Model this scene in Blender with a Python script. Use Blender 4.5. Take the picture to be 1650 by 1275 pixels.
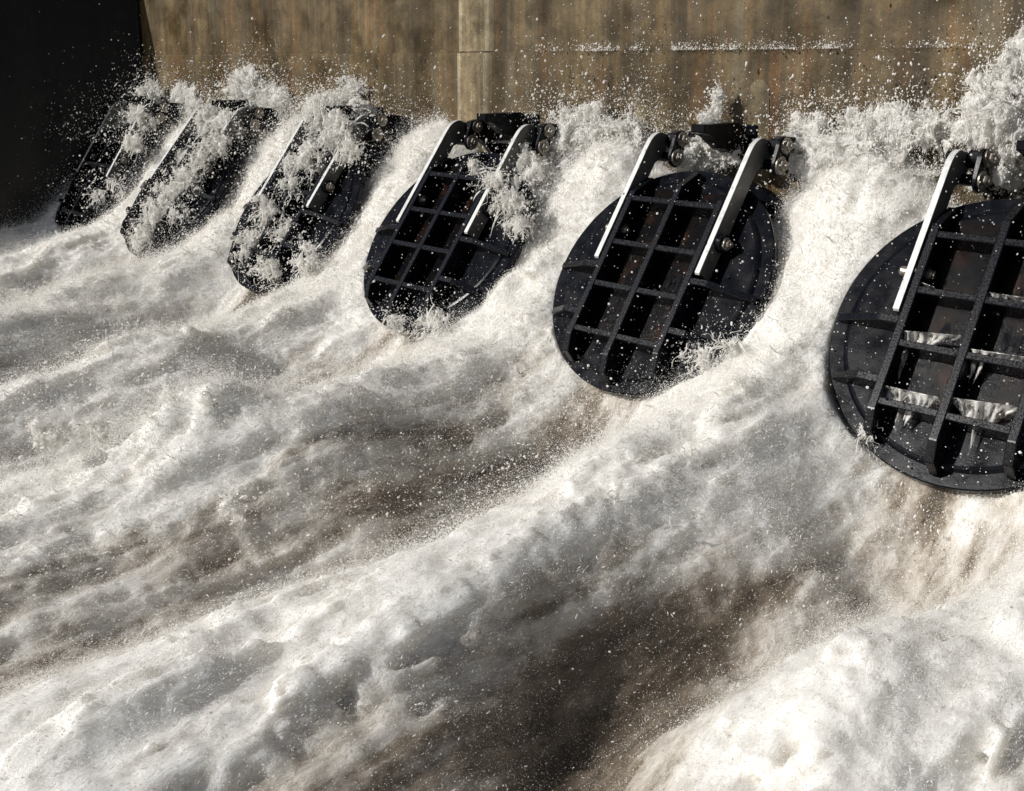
import bpy, bmesh, math, random
import numpy as np
from mathutils import Matrix, Vector

for o in list(bpy.data.objects): bpy.data.objects.remove(o)
SC = bpy.context.scene
COL = SC.collection

# ------------------------------------------------------------------ camera
CAM = np.array([1.959, -5.516, 0.486]); FPX = 1738.524
YAW = math.radians(45.571); PIT = math.radians(11.329); PP = (826.0, 448.0)
cd = bpy.data.cameras.new('camera'); cam = bpy.data.objects.new('camera', cd); COL.objects.link(cam)
cam.location = CAM; cam.rotation_euler = (math.pi/2 - PIT, 0, YAW)
cd.sensor_fit = 'HORIZONTAL'; cd.sensor_width = 36.0; cd.lens = FPX/1650*36.0
cd.shift_y = -(637.5 - PP[1])/1650; cd.shift_x = -(PP[0] - 825)/1650
cd.clip_start = 0.05; cd.clip_end = 500
SC.camera = cam

# ------------------------------------------------------------------ sky, sun, exposure
SUN = Vector((-0.58, -1.0, 0.70)).normalized()
world = bpy.data.worlds.new('World'); SC.world = world; world.use_nodes = True
wn = world.node_tree.nodes; wl = world.node_tree.links
bg = wn['Background']; sky = wn.new('ShaderNodeTexSky'); sky.sky_type = 'NISHITA'; sky.sun_disc = False
sky.sun_elevation = math.asin(SUN.z); sky.sun_rotation = math.atan2(SUN.x, SUN.y)
wl.new(sky.outputs[0], bg.inputs[0]); bg.inputs[1].default_value = 0.05
sl = bpy.data.lights.new('sun', 'SUN'); sl.energy = 4.9; sl.angle = math.radians(0.53); sl.color = (1.0, 0.972, 0.935)
so = bpy.data.objects.new('sun', sl); COL.objects.link(so); so.location = (-6, -10, 12)
so.rotation_euler = SUN.to_track_quat('Z', 'Y').to_euler()
SC.view_settings.view_transform = 'Standard'; SC.view_settings.look = 'None'
SC.view_settings.exposure = 0.03; SC.view_settings.gamma = 1.0
SC.render.engine = 'CYCLES'
SC.cycles.max_bounces = 8;  SC.cycles.diffuse_bounces = 4; SC.cycles.transparent_max_bounces = 8

S = 1.9            # spacing of the gates along the wall
WY = 0.32          # front of the concrete wall
TILT = [math.radians(a) for a in (34.1, 35.58, 37.26, 37.15, 39.6, 33.0)]   # gate k hangs at x = -S*k

fw = np.array([-math.sin(YAW)*math.cos(PIT), math.cos(YAW)*math.cos(PIT), -math.sin(PIT)])
RT = np.array([math.cos(YAW), math.sin(YAW), 0.0]); UP = np.cross(RT, fw)
def ray(px, py): return fw + (px-PP[0])/FPX*RT - (py-PP[1])/FPX*UP
def on_y(px, py, y):
    d = ray(px, py); return CAM + d*(y-CAM[1])/d[1]
def on_z(px, py, z):
    d = ray(px, py); return CAM + d*(z-CAM[2])/d[2]
def plate_dirs(k):
    t = TILT[k]
    return np.array([-S*k, 0, 0]), np.array([0, -math.sin(t), -math.cos(t)]), np.array([0, -math.cos(t), math.sin(t)])

# ------------------------------------------------------------------ materials
def mat(name):
    m = bpy.data.materials.new(name); m.use_nodes = True
    nt = m.node_tree; return m, nt, nt.nodes['Principled BSDF']
def node(nt, t, **kw):
    n = nt.nodes.new(t)
    for k, v in kw.items():
        if isinstance(k, str) and hasattr(n, k): setattr(n, k, v)
    return n
def coords(nt, scale=(1, 1, 1), kind='Object'):
    tc = nt.nodes.new('ShaderNodeTexCoord'); mp = nt.nodes.new('ShaderNodeMapping')
    mp.inputs['Scale'].default_value = scale; nt.links.new(tc.outputs[kind], mp.inputs[0]); return mp.outputs[0]
def world_coords(nt, scale=(1, 1, 1)):
    g = nt.nodes.new('ShaderNodeNewGeometry'); mp = nt.nodes.new('ShaderNodeMapping')
    mp.inputs['Scale'].default_value = scale; nt.links.new(g.outputs['Position'], mp.inputs[0]); return mp.outputs[0]
def noise(nt, vec, scale, detail=4, rough=0.55, dist=0.0):
    n = nt.nodes.new('ShaderNodeTexNoise'); n.inputs['Scale'].default_value = scale
    n.inputs['Detail'].default_value = detail; n.inputs['Roughness'].default_value = rough
    n.inputs['Distortion'].default_value = dist
    nt.links.new(vec, n.inputs['Vector']); return n.outputs[0]
def ramp(nt, fac, stops):
    r = nt.nodes.new('ShaderNodeValToRGB'); e = r.color_ramp.elements
    while len(e) < len(stops): e.new(0.5)
    for el, (p, c) in zip(e, stops):
        el.position = p; el.color = (*c, 1) if len(c) == 3 else c
    nt.links.new(fac, r.inputs[0]); return r.outputs[0]
def mix(nt, fac, a, b, mode='MIX'):
    n = nt.nodes.new('ShaderNodeMix'); n.data_type = 'RGBA'; n.blend_type = mode
    for s, v in ((n.inputs[0], fac), (n.inputs[6], a), (n.inputs[7], b)):
        if hasattr(v, 'is_output'): nt.links.new(v, s)
        elif isinstance(v, (int, float)): s.default_value = v
        else: s.default_value = (*v, 1)
    return n.outputs[2]
def bump(nt, h, dist, strength, bs):
    b = nt.nodes.new('ShaderNodeBump'); b.inputs['Strength'].default_value = strength
    b.inputs['Distance'].default_value = dist; nt.links.new(h, b.inputs['Height']); nt.links.new(b.outputs[0], bs.inputs['Normal'])
BW = lambda v: (v, v, v)

def make_concrete(name, tint, streak=1.0):
    m, nt, bs = mat(name)
    v = world_coords(nt)
    vs = world_coords(nt, (1.0, 1.0, 0.055))
    big = noise(nt, v, 0.55, 3, .5)
    s1 = noise(nt, vs, 3.2, 5, .6, .25)
    s2 = noise(nt, vs, 8.0, 5, .7, .3)
    fine = noise(nt, v, 38, 4, .6)
    pat = noise(nt, v, 2.3, 6, .62)
    c = ramp(nt, s1, [(.38, tuple(x*.58 for x in tint)), (.5, tint), (.62, tuple(x*1.5 for x in tint))])
    rust = ramp(nt, s2, [(.52, BW(0)), (.63, BW(.6*streak))])
    c = mix(nt, rust, c, (.125, .058, .018))
    pale = ramp(nt, noise(nt, vs, 5.3, 4, .6), [(.54, BW(0)), (.70, BW(.6*streak))])
    c = mix(nt, pale, c, (.135, .115, .078))
    s3 = noise(nt, world_coords(nt, (1, 1, .035)), 30, 4, .7, .4)
    c = mix(nt, .45, c, ramp(nt, s3, [(.36, BW(.62)), (.5, BW(1.0)), (.64, BW(1.4))]), 'MULTIPLY')
    pits = ramp(nt, noise(nt, v, 85, 2, .5), [(.30, BW(.35)), (.38, BW(1.0))])
    c = mix(nt, 1.0, c, pits, 'MULTIPLY')
    blot = ramp(nt, noise(nt, v, 5.5, 5, .7, .8), [(.40, BW(.72)), (.52, BW(1.0)), (.66, BW(1.25))])
    c = mix(nt, 1.0, c, blot, 'MULTIPLY')
    dirt = ramp(nt, pat, [(.36, BW(.55)), (.56, BW(1.0))])
    c = mix(nt, 1.0, c, dirt, 'MULTIPLY')
    c = mix(nt, .5, c, ramp(nt, fine, [(.3, BW(.7)), (.7, BW(1.2))]), 'MULTIPLY')
    nt.links.new(c, bs.inputs['Base Color'])
    bs.inputs['Specular IOR Level'].default_value = .25
    ro = ramp(nt, pat, [(.35, BW(.28)), (.65, BW(.62))]); nt.links.new(ro, bs.inputs['Roughness'])
    bump(nt, mix(nt, .3, fine, pat), .004, .5, bs)
    return m
M_WALL = make_concrete('stained_concrete', (.098, .070, .034))
M_PALE = make_concrete('pale_concrete', (.165, .130, .075), .3)
M_EDGE_LIT = make_concrete('lit_edge_concrete', (.28, .235, .15), .2)  # paler colour stands for the light caught along the pilaster edges
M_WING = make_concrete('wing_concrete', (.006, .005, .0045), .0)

def make_black():
    m, nt, bs = mat('black_coated_iron')
    v = coords(nt)
    n1 = noise(nt, v, 9, 5, .6); n2 = noise(nt, v, 70, 3, .6)
    c = ramp(nt, n1, [(.35, (.0028, .0032, .005)), (.6, (.0045, .005, .0072)), (.80, (.010, .0065, .005))])
    nt.links.new(c, bs.inputs['Base Color'])
    ro = ramp(nt, n1, [(.3, BW(.14)), (.7, BW(.34))]); nt.links.new(ro, bs.inputs['Roughness'])
    bs.inputs['Specular IOR Level'].default_value = .11
    n3 = noise(nt, v, 190, 3, .7); bump(nt, mix(nt, .5, n2, n3), .002, .4, bs)
    return m
M_BLACK = make_black()
def make_rusty():
    m, nt, bs = mat('rust_tinged_iron')
    v = coords(nt); n1 = noise(nt, v, 7, 5, .6)
    c = ramp(nt, n1, [(.40, (.0028, .003, .004)), (.56, (.006, .0042, .0035)), (.72, (.024, .0105, .0065))])
    nt.links.new(c, bs.inputs['Base Color']); bs.inputs['Roughness'].default_value = .14; bs.inputs['Specular IOR Level'].default_value = .11
    bump(nt, noise(nt, v, 150, 4, .7), .003, .45, bs); return m
M_RUST = make_rusty()
def make_rib():
    m, nt, bs = mat('wet_black_ribs')
    v = coords(nt); n1 = noise(nt, v, 18, 5, .65); n2 = noise(nt, v, 120, 4, .7)
    nt.links.new(ramp(nt, n1, [(.35, (.0025, .003, .0045)), (.6, (.0045, .005, .0072)), (.78, (.014, .009, .0065))]), bs.inputs['Base Color'])
    nt.links.new(ramp(nt, n2, [(.35, BW(.12)), (.65, BW(.42))]), bs.inputs['Roughness'])
    bs.inputs['Specular IOR Level'].default_value = .25
    bump(nt, mix(nt, .5, n1, n2), .0015, .35, bs); return m
M_RIB = make_rib()
def make_arm_lit():  # arm steel in a lighter colour, painting in the sun on the front edge
    m, nt, bs = mat('sunlit_galvanised_steel')
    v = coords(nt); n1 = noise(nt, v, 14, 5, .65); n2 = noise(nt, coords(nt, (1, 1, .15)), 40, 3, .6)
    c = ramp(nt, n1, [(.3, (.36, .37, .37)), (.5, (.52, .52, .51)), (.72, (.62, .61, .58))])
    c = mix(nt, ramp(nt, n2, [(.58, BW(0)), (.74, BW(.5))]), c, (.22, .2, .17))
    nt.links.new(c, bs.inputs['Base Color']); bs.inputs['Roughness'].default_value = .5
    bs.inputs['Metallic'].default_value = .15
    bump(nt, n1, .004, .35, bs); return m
M_ARM_LIT = make_arm_lit()
def make_arm_shade():  # same arm steel coloured darker to stand for its shaded sides
    m, nt, bs = mat('shaded_arm_steel')
    n1 = noise(nt, coords(nt), 12, 5, .6)
    nt.links.new(ramp(nt, n1, [(.3, (.05, .05, .05)), (.7, (.10, .095, .085))]), bs.inputs['Base Color'])
    bs.inputs['Roughness'].default_value = .45; bump(nt, n1, .003, .3, bs); return m
M_ARM_SHADE = make_arm_shade()
def make_bolt():
    m, nt, bs = mat('weathered_bolt_steel')
    n1 = noise(nt, coords(nt), 30, 4, .6)
    nt.links.new(ramp(nt, n1, [(.3, (.10, .095, .09)), (.7, (.30, .26, .21))]), bs.inputs['Base Color'])
    bs.inputs['Metallic'].default_value = .5; bs.inputs['Roughness'].default_value = .33; return m
M_BOLT = make_bolt()

def make_water():
    m, nt, bs = mat('foaming_water')
    a = nt.nodes.new('ShaderNodeAttribute'); a.attribute_name = 'foam'
    v = world_coords(nt, (1, .36, .8)); vy = world_coords(nt, (1, .16, .6))
    f1 = noise(nt, vy, 9, 6, .68, .4); f2 = noise(nt, v, 42, 5, .65, .6)
    add = nt.nodes.new('ShaderNodeMath'); add.operation = 'MULTIPLY_ADD'
    nt.links.new(f1, add.inputs[0]); add.inputs[1].default_value = .6; add.inputs[2].default_value = -.30
    s = nt.nodes.new('ShaderNodeMath'); s.operation = 'ADD'; nt.links.new(a.outputs['Fac'], s.inputs[0]); nt.links.new(add.outputs[0], s.inputs[1])
    add2 = nt.nodes.new('ShaderNodeMath'); add2.operation = 'MULTIPLY_ADD'
    nt.links.new(f2, add2.inputs[0]); add2.inputs[1].default_value = .4; nt.links.new(s.outputs[0], add2.inputs[2])
    sub = nt.nodes.new('ShaderNodeMath'); sub.operation = 'SUBTRACT'; nt.links.new(add2.outputs[0], sub.inputs[0]); sub.inputs[1].default_value = .2
    foam = sub.outputs[0]
    c = ramp(nt, foam, [(.0, (.070, .055, .039)), (.25, (.22, .18, .135)), (.44, (.52, .48, .42)), (.66, (.77, .755, .72))])
    nt.links.new(c, bs.inputs['Base Color'])
    nt.links.new(ramp(nt, foam, [(.15, BW(.12)), (.5, BW(.5)), (.8, BW(.7))]), bs.inputs['Roughness'])
    bs.inputs['IOR'].default_value = 1.33
    bs.subsurface_method = 'BURLEY'
    bs.inputs['Subsurface Weight'].default_value = .7
    bs.inputs['Subsurface Radius'].default_value = (1.0, .9, .75); bs.inputs['Subsurface Scale'].default_value = .09
    bump(nt, mix(nt, .6, f1, f2), .03, .75, bs)
    return m
M_WATER = make_water()
def make_drop():
    m, nt, bs = mat('white_spray')
    n = noise(nt, world_coords(nt), 3.0, 2)
    nt.links.new(ramp(nt, n, [(.3, (.90, .87, .82)), (.7, (.96, .95, .93))]), bs.inputs['Base Color'])
    bs.inputs['Roughness'].default_value = .18; bs.inputs['IOR'].default_value = 1.33
    tr = nt.nodes.new('ShaderNodeBsdfTranslucent'); tr.inputs[0].default_value = (.96, .95, .92, 1)
    mx = nt.nodes.new('ShaderNodeMixShader'); mx.inputs[0].default_value = .5
    nt.links.new(bs.outputs[0], mx.inputs[1]); nt.links.new(tr.outputs[0], mx.inputs[2])
    nt.links.new(mx.outputs[0], nt.nodes['Material Output'].inputs[0]); return m
M_DROP = make_drop()
def make_splash():
    m, nt, bs = mat('splash_water')
    v = world_coords(nt); n = noise(nt, v, 16, 5, .65); n2 = noise(nt, v, 70, 3, .6)
    c = ramp(nt, n, [(.3, (.74, .71, .66)), (.5, (.92, .91, .88)), (.7, (.97, .965, .95))]); nt.links.new(c, bs.inputs['Base Color'])
    bs.inputs['Roughness'].default_value = .14; bs.inputs['IOR'].default_value = 1.33
    tr = nt.nodes.new('ShaderNodeBsdfTranslucent'); nt.links.new(c, tr.inputs[0])
    mx = nt.nodes.new('ShaderNodeMixShader'); mx.inputs[0].default_value = .58
    nt.links.new(bs.outputs[0], mx.inputs[1]); nt.links.new(tr.outputs[0], mx.inputs[2]); nt.links.new(mx.outputs[0], nt.nodes['Material Output'].inputs[0])
    bump(nt, n2, .006, .6, bs); return m
M_SPLASH = make_splash()

# ------------------------------------------------------------------ object helpers
def link(name, me, m, parent=None):
    if m: me.materials.append(m) if not me.materials else None
    o = bpy.data.objects.new(name, me); COL.objects.link(o)
    if parent: o.parent = parent
    return o
def tag(o, label=None, cat=None, group=None, kind=None):
    for k, v in (('label', label), ('category', cat), ('group', group), ('kind', kind)):
        if v: o[k] = v
    return o
def empty(name, loc, rx=0.0):
    o = bpy.data.objects.new(name, None); COL.objects.link(o); o.location = loc; o.rotation_euler = (rx, 0, 0)
    o.empty_display_size = .2; return o
def mesh_of(bm, name, smooth=False, bev=0.0):
    if bev: bmesh.ops.bevel(bm, geom=list(bm.edges), offset=bev, segments=1, affect='EDGES', clamp_overlap=True)
    bmesh.ops.recalc_face_normals(bm, faces=bm.faces)
    me = bpy.data.meshes.new(name); bm.to_mesh(me); bm.free()
    if smooth: me.shade_smooth()
    return me
def box_bm(x0, x1, y0, y1, z0, z1):
    bm = bmesh.new(); bmesh.ops.create_cube(bm, size=1)
    for v in bm.verts: v.co = Vector(((x0+x1)/2+v.co.x*(x1-x0), (y0+y1)/2+v.co.y*(y1-y0), (z0+z1)/2+v.co.z*(z1-z0)))
    return bm
def prism_bm(pts, x0, x1):
    """pts: outline in (y, z), pushed along x."""
    bm = bmesh.new(); a = [bm.verts.new((x0, y, z)) for y, z in pts]; b = [bm.verts.new((x1, y, z)) for y, z in pts]
    bm.faces.new(a); bm.faces.new(b[::-1]); n = len(pts)
    for i in range(n): bm.faces.new((a[i], b[i], b[(i+1) % n], a[(i+1) % n]))
    return bm
def lathe_bm(profile, seg, axis='Y', center=(0, 0, 0)):
    """profile: (radius, height) pairs turned round an axis."""
    bm = bmesh.new(); rings = []
    for r, h in profile:
        ring = []
        for i in range(seg):
            a = 2*math.pi*i/seg; c, s = r*math.cos(a), r*math.sin(a)
            p = (c, h, s) if axis == 'Y' else (h, c, s)
            ring.append(bm.verts.new(Vector(p)+Vector(center)))
        rings.append(ring)
    for A, B in zip(rings, rings[1:]):
        for i in range(seg):
            j = (i+1) % seg; bm.faces.new((A[i], A[j], B[j], B[i]))
    bm.faces.new(rings[0]); bm.faces.new(rings[-1][::-1]); return bm
def hexbolt(center, r, length, wash):
    """bolt head, washer along +x."""
    bm = lathe_bm([(wash, 0), (wash, .012)], 20, 'X', center)
    b2 = lathe_bm([(r*1.0, .0125), (r, .0125+length*.7), (r*.8, .0125+length)], 6, 'X', center)
    b3 = lathe_bm([(r*.5, .013+length), (r*.45, .013+length*1.5)], 12, 'X', center)
    out = bmesh.new()
    for b in (bm, b2, b3):
        me = bpy.data.meshes.new('tmp'); b.to_mesh(me); b.free(); out.from_mesh(me); bpy.data.meshes.remove(me)
    return out

# ------------------------------------------------------------------ concrete wall
wall = empty('concrete_wall', (-6.5, WY, -3.0))
tag(wall, 'tall brown concrete wall streaked with rust behind the whole row of gates', 'wall')
def wpart(name, bm, m, bev=0.0):
    o = link(name, mesh_of(bm, name, bev=bev), m); o.parent = wall
    o.matrix_parent_inverse = Matrix.Translation(wall.location).inverted(); return o
JZ = float(on_y(1000, 82.5, WY)[2]); PX0 = float(on_y(737, 120, WY)[0]); PX1 = float(on_y(793, 120, WY)[0])
wpart('lower_lift', box_bm(-17.5, 4.5, WY, WY+.018, -3.0, JZ), M_WALL, .006)
wpart('upper_lift', box_bm(-17.5, 4.5, WY+.022, WY+.6, JZ-.05, 9.5), M_WALL, .004)
pil = prism_bm([(0, 0)], 0, 1) if False else None
def strip(x0, x1, z0, z1, y, proud, ch, name, m=None):
    bm = bmesh.new()
    o = [(x0, y, 0), (x0+ch, y-proud, 0), (x1-ch, y-proud, 0), (x1, y, 0)]
    a = [bm.verts.new((p[0], p[1], z0)) for p in o]; b = [bm.verts.new((p[0], p[1], z1)) for p in o]
    for i in range(3): bm.faces.new((a[i], a[i+1], b[i+1], b[i]))
    bm.faces.new(a); bm.faces.new(b[::-1]); bm.faces.new((a[3], a[0], b[0], b[3]))
    return wpart(name, bm, m or M_PALE)
for z0, z1, yy in ((-2.6, JZ-.004, WY-.001), (JZ+.007, 9.3, WY+.021)):
    strip(PX0, PX1, z0, z1, yy, .006, .02, 'pilaster')
    strip(PX0+.005, PX0+.06, z0+.001, z1-.001, yy-.005, .005, .012, 'pilaster_edge', M_EDGE_LIT)
    strip(PX1-.10, PX1-.03, z0+.001, z1-.001, yy-.005, .005, .012, 'pilaster_edge', M_EDGE_LIT)
def patch(x0, x1, z0, z1, name='mortar_patch'):
    bm = bmesh.new(); pts = []
    r = (x1-x0)/2
    for i in range(9):
        a = math.pi*i/8; pts.append((x0+r+r*math.cos(a), z1-r+r*math.sin(a)))
    pts += [(x0-.02, z0), (x1+.03, z0)]
    a = [bm.verts.new((x, WY-.004, z)) for x, z in pts]; b = [bm.verts.new((x, WY+.02, z)) for x, z in pts]
    bm.faces.new(a); bm.faces.new(b[::-1])
    for i in range(len(pts)): bm.faces.new((a[i], b[i], b[(i+1) % len(pts)], a[(i+1) % len(pts)]))
    return wpart(name, bm, M_PALE, .003)
for pa, pb, pt in ((1208, 1241, 128), (1020, 1042, 170)):
    a_, b_ = on_y(pa, pt, WY), on_y(pb, pt, WY); patch(float(a_[0]), float(b_[0]), -.5, float(a_[2]))

# wing wall that closes the row on the left and shades the first gate
def wing_bm():
    bm = bmesh.new(); f, L, zt = .36, 5.2, 1.45; x0 = float(on_y(234, 27, WY)[0])-.14
    pl = [(x0, WY-.002), (x0-f*L, WY-L), (x0-f*L-.5, WY-L), (x0-.5, WY-.002)]
    a = [bm.verts.new((x, y, -3.0)) for x, y in pl]; b = [bm.verts.new((x, y, zt)) for x, y in pl]
    bm.faces.new(a); bm.faces.new(b[::-1])
    for q in range(4): bm.faces.new((a[q], a[(q+1) % 4], b[(q+1) % 4], b[q]))
    return bm
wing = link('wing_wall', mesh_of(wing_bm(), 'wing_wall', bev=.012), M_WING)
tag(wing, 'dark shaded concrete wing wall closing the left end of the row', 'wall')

# ------------------------------------------------------------------ flap gates
DV = 0.937; DR = 0.74
def arm_outline():
    p = [(-.15, -.925), (-.15, -.14)]
    for i in range(1, 9):                   # rounded head
        a = math.radians(180 - 95*i/8); p.append((-.05+.10*math.cos(a), -.13+.14*math.sin(a)))
    p += [(.0, .02), (.045, -.02), (.05, -.06), (.03, -.115), (-.01, -.145), (-.035, -.19), (-.035, -.925)]
    return p
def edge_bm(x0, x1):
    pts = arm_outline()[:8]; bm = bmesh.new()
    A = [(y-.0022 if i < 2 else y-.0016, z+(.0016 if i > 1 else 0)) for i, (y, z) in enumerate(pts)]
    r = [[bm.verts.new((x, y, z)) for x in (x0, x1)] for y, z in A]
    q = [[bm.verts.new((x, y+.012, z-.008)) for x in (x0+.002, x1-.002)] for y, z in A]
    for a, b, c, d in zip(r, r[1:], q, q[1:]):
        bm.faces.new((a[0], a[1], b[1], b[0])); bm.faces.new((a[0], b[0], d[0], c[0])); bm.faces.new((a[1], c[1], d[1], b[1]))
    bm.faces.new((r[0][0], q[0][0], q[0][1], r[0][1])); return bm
_m = {}
def cached(key, f):
    if key not in _m: _m[key] = f()
    return _m[key]
def rib_v(u, th, h=.15, v0=.3, v1=1.58):
    z0 = .016
    pts = [(-z0, -v0), (-.05, -v0-.005), (-h, -v0-.16), (-h, -v1+.13), (-h*.75, -v1+.03), (-z0, -v1)]
    return mesh_of(prism_bm(pts, u-th/2, u+th/2), 'rib', bev=.004)
def rib_h(v, u0, u1, h=.147, th=.036):
    return mesh_of(box_bm(u0, u1, -h, -.015, -v-th/2, -v+th/2), 'rib', bev=.004)
def stiff(v, s, u_in, u_out, th=.04):
    bm = bmesh.new(); r = math.sqrt(max(DR**2-(v-DV)**2, .01))-.03
    pts = [(u_in, .016), (u_in, .146), (u_in+.11, .144), (r, .036), (r, .005)]
    a = [bm.verts.new((s*u, -n, -v-th/2)) for u, n in pts]; b = [bm.verts.new((s*u, -n, -v+th/2)) for u, n in pts]
    bm.faces.new(a); bm.faces.new(b[::-1])
    for i in range(len(pts)): bm.faces.new((a[i], b[i], b[(i+1) % len(pts)], a[(i+1) % len(pts)]))
    return mesh_of(bm, 'stiffener', bev=.004)
def letters(txt, u, v, size):
    cu = bpy.data.curves.new('t', 'FONT'); cu.body = txt; cu.size = size; cu.extrude = .003; cu.offset = .003; cu.space_character = 1.25
    o = bpy.data.objects.new('t', cu); COL.objects.link(o)
    me = bpy.data.meshes.new_from_object(o.evaluated_get(bpy.context.evaluated_depsgraph_get()))
    bpy.data.objects.remove(o); bpy.data.curves.remove(cu)
    me.transform(Matrix.Translation((u, -.022, -v)) @ Matrix.Rotation(math.pi/2, 4, 'X')); me.materials.clear(); me.name = 'cast_letters'
    return me

LABELS = [
 'large black gate cut off by the right edge, water sheets hanging on its ribs',
 'black round flap gate showing its whole ribbed face, second from the right edge',
 'black ribbed gate below the pale pilaster, spray bursting over its right arm',
 'black gate half covered by lacy foam, its right hinge bolts bare against the wall',
 'small far gate heaped with white foam between its arms, second from the dark wing wall',
 'farthest and smallest gate, beside the dark wing wall',
]
for k in range(6):
    x = -S*k; t = TILT[k]
    g = empty('flap_gate', (x, 0, 0), -t)
    tag(g, LABELS[k], 'flap gate', 'flap gates along the wall')
    plate = link('cover_plate', cached('plate', lambda: mesh_of(lathe_bm([(DR-.01, .06), (DR, .052), (DR, .006), (DR-.006, 0), (DR-.075, 0), (DR-.083, -.006), (DR-.09, -.013), (DR-.105, -.0175), (.02, -.018)], 96, 'Y', (0, 0, -DV)), 'cover_plate')), M_BLACK, g)
    for key, u, th, v0, v1 in (('rl', -.322, .042, .30, 1.565), ('rm', 0, .042, .235, 1.64), ('rr', .322, .042, .30, 1.565)):
        link('rib', cached(key, lambda: rib_v(u, th, .15, v0, v1)), M_RIB, g)
    for v in (.503, .806, 1.088, 1.388):
        for a, b in ((-.303, -.019), (.019, .303)):
            link('rib', cached(('h', v, a), lambda: rib_h(v, a, b)), M_RIB, g)
    for v, uo in ((.975, .57), (1.285, .51)):
        for s in (-1, 1):
            link('stiffener', cached(('s', v, s), lambda: stiff(v, s, .34, uo)), M_RIB, g)
    # rust-tinged floors of the pockets between the ribs
    vs = [.34, .503, .806, 1.088, 1.388]
    for i in range(4):
        for a, b in ((-.300, -.0225), (.0225, .300)):
            link('pocket_floor', cached(('pf', i, a), lambda: mesh_of(box_bm(a, b, -.0215, -.012, -vs[i+1]+.019, -vs[i]-.019), 'pocket_floor')), M_RUST, g)
    for s in (-1, 1):
        u = .371*s
        arm = link('hinge_arm', cached(('arm', s), lambda: mesh_of(prism_bm(arm_outline(), u-.017, u+.017), 'hinge_arm', bev=.003)), M_ARM_SHADE, g)
        link('sunlit_arm_edge', cached(('edge', s), lambda: mesh_of(edge_bm(u-.0155, u+.0155), 'sunlit_arm_edge')), M_ARM_LIT, arm)  # added strip that carries the painted sunlight on the arm's front edge
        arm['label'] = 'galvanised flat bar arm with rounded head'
        bo = link('pivot_boss', cached(('boss', s), lambda: mesh_of(lathe_bm([(.055, 0), (.055, .03), (.045, .036)], 24, 'X', (u+.0225, -.088, -.70)), 'pivot_boss')), M_BLACK, arm)
        link('bolt_head', cached(('pb', s), lambda: mesh_of(hexbolt((u+.058, -.088, -.70), .026, .02, .036), 'bolt_head', bev=.002)), M_BOLT, arm)
        link('bolt_end', cached(('pe', s), lambda: mesh_of(lathe_bm([(.02, -.05), (.026, -.04), (.026, -.0)], 16, 'X', (u-.024, -.088, -.70)), 'bolt_end')), M_BOLT, arm)
        # fixed hinge: two link cheeks and the lug on the wall, upright whatever the tilt of the gate
        hz = link('hinge_lug', cached(('lug', s), lambda: mesh_of(prism_bm([(WY-.004, -.24), (WY-.004, .02), (.20, .045), (.05, .06), (-.02, .045), (-.045, .0), (-.03, -.045), (.03, -.06), (.10, -.11), (.22, -.22)], u-.03+.055, u+.03+.055), 'hinge_lug', bev=.006)), M_BLACK, g)
        hz.rotation_euler = (t, 0, 0)
        lk = link('hinge_link', cached(('lnk', s), lambda: mesh_of(prism_bm([(.06+.06*math.cos(a)*1 if False else .0+.062*math.cos(a), .0+.062*math.sin(a)) for a in [math.radians(d) for d in range(-20, 161, 20)]] + [(-.047+.06*math.cos(a), -.105+.06*math.sin(a)) for a in [math.radians(d) for d in range(160, 341, 20)]], u+.09, u+.112), 'hinge_link', bev=.003)), M_BLACK, g)
        lk.rotation_euler = (t, 0, 0)
        for (yy, zz, r, w) in ((.008, .010, .03, .046), (-.045, -.102, .034, .052)):
            b = link('hinge_bolt', cached(('hb', s, yy), lambda: mesh_of(hexbolt((u+.1125, yy, zz), r, .024, w), 'hinge_bolt', bev=.002)), M_BOLT, g)
            b.rotation_euler = (t, 0, 0)
            c = link('hinge_pin', cached(('hp', s, yy), lambda: mesh_of(lathe_bm([(r*.9, -.2), (r*.9, 0)], 20, 'X', (u+.111, yy, zz)), 'hinge_pin')), M_BLACK, g)
            c.rotation_euler = (t, 0, 0)
    pipe = link('outlet_pipe', cached('pipe', lambda: mesh_of(lathe_bm([(.60, WY-.004), (.60, .20), (.71, .198), (.71, .12), (.60, .118), (.585, .118), (.585, WY-.01)], 64, 'Y', (0, 0, -DV)), 'outlet_pipe')), M_BLACK, g)
    pipe.rotation_euler = (t, 0, 0)
    for txt, u, v in (('AT', -.20, .99), ('MA', .10, .99), ('SA', -.24, 1.28)):
        link('cast_letters', cached(('tx', txt), lambda: letters(txt, u, v, .12)), M_BLACK, g)

# stop brackets bolted to the wall above each gate
BL = ['black stop bracket on the wall above the gate cut off by the right edge',
      'black stop bracket in front of the wall above the second gate from the right edge',
      'black stop bracket at the foot of the pale pilaster, between two gate arms',
      'black stop bracket buried in foam above the gate left of the pilaster',
      'small black stop bracket peeping from foam above the second gate from the wing wall',
      'black stop bracket above the farthest gate']
for k in range(6):
    b = empty('stop_bracket', (-S*k, WY, .08)); tag(b, BL[k], 'bracket', 'stop brackets above the gates')
    def pr(): return prism_bm([(-.51, .04), (-.51, -.008), (-.42, -.03), (-.30, -.115), (-.02, -.20), (-.02, -.06), (-.11, .02), (-.15, .04)], -.05, .05)
    link('arm', cached('br', lambda: mesh_of(pr(), 'arm', bev=.005)), M_BLACK, b)
    link('back_plate', cached('bp', lambda: mesh_of(box_bm(-.09, .09, -.019, -.001, -.26, .02), 'back_plate', bev=.004)), M_BLACK, b)

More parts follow.
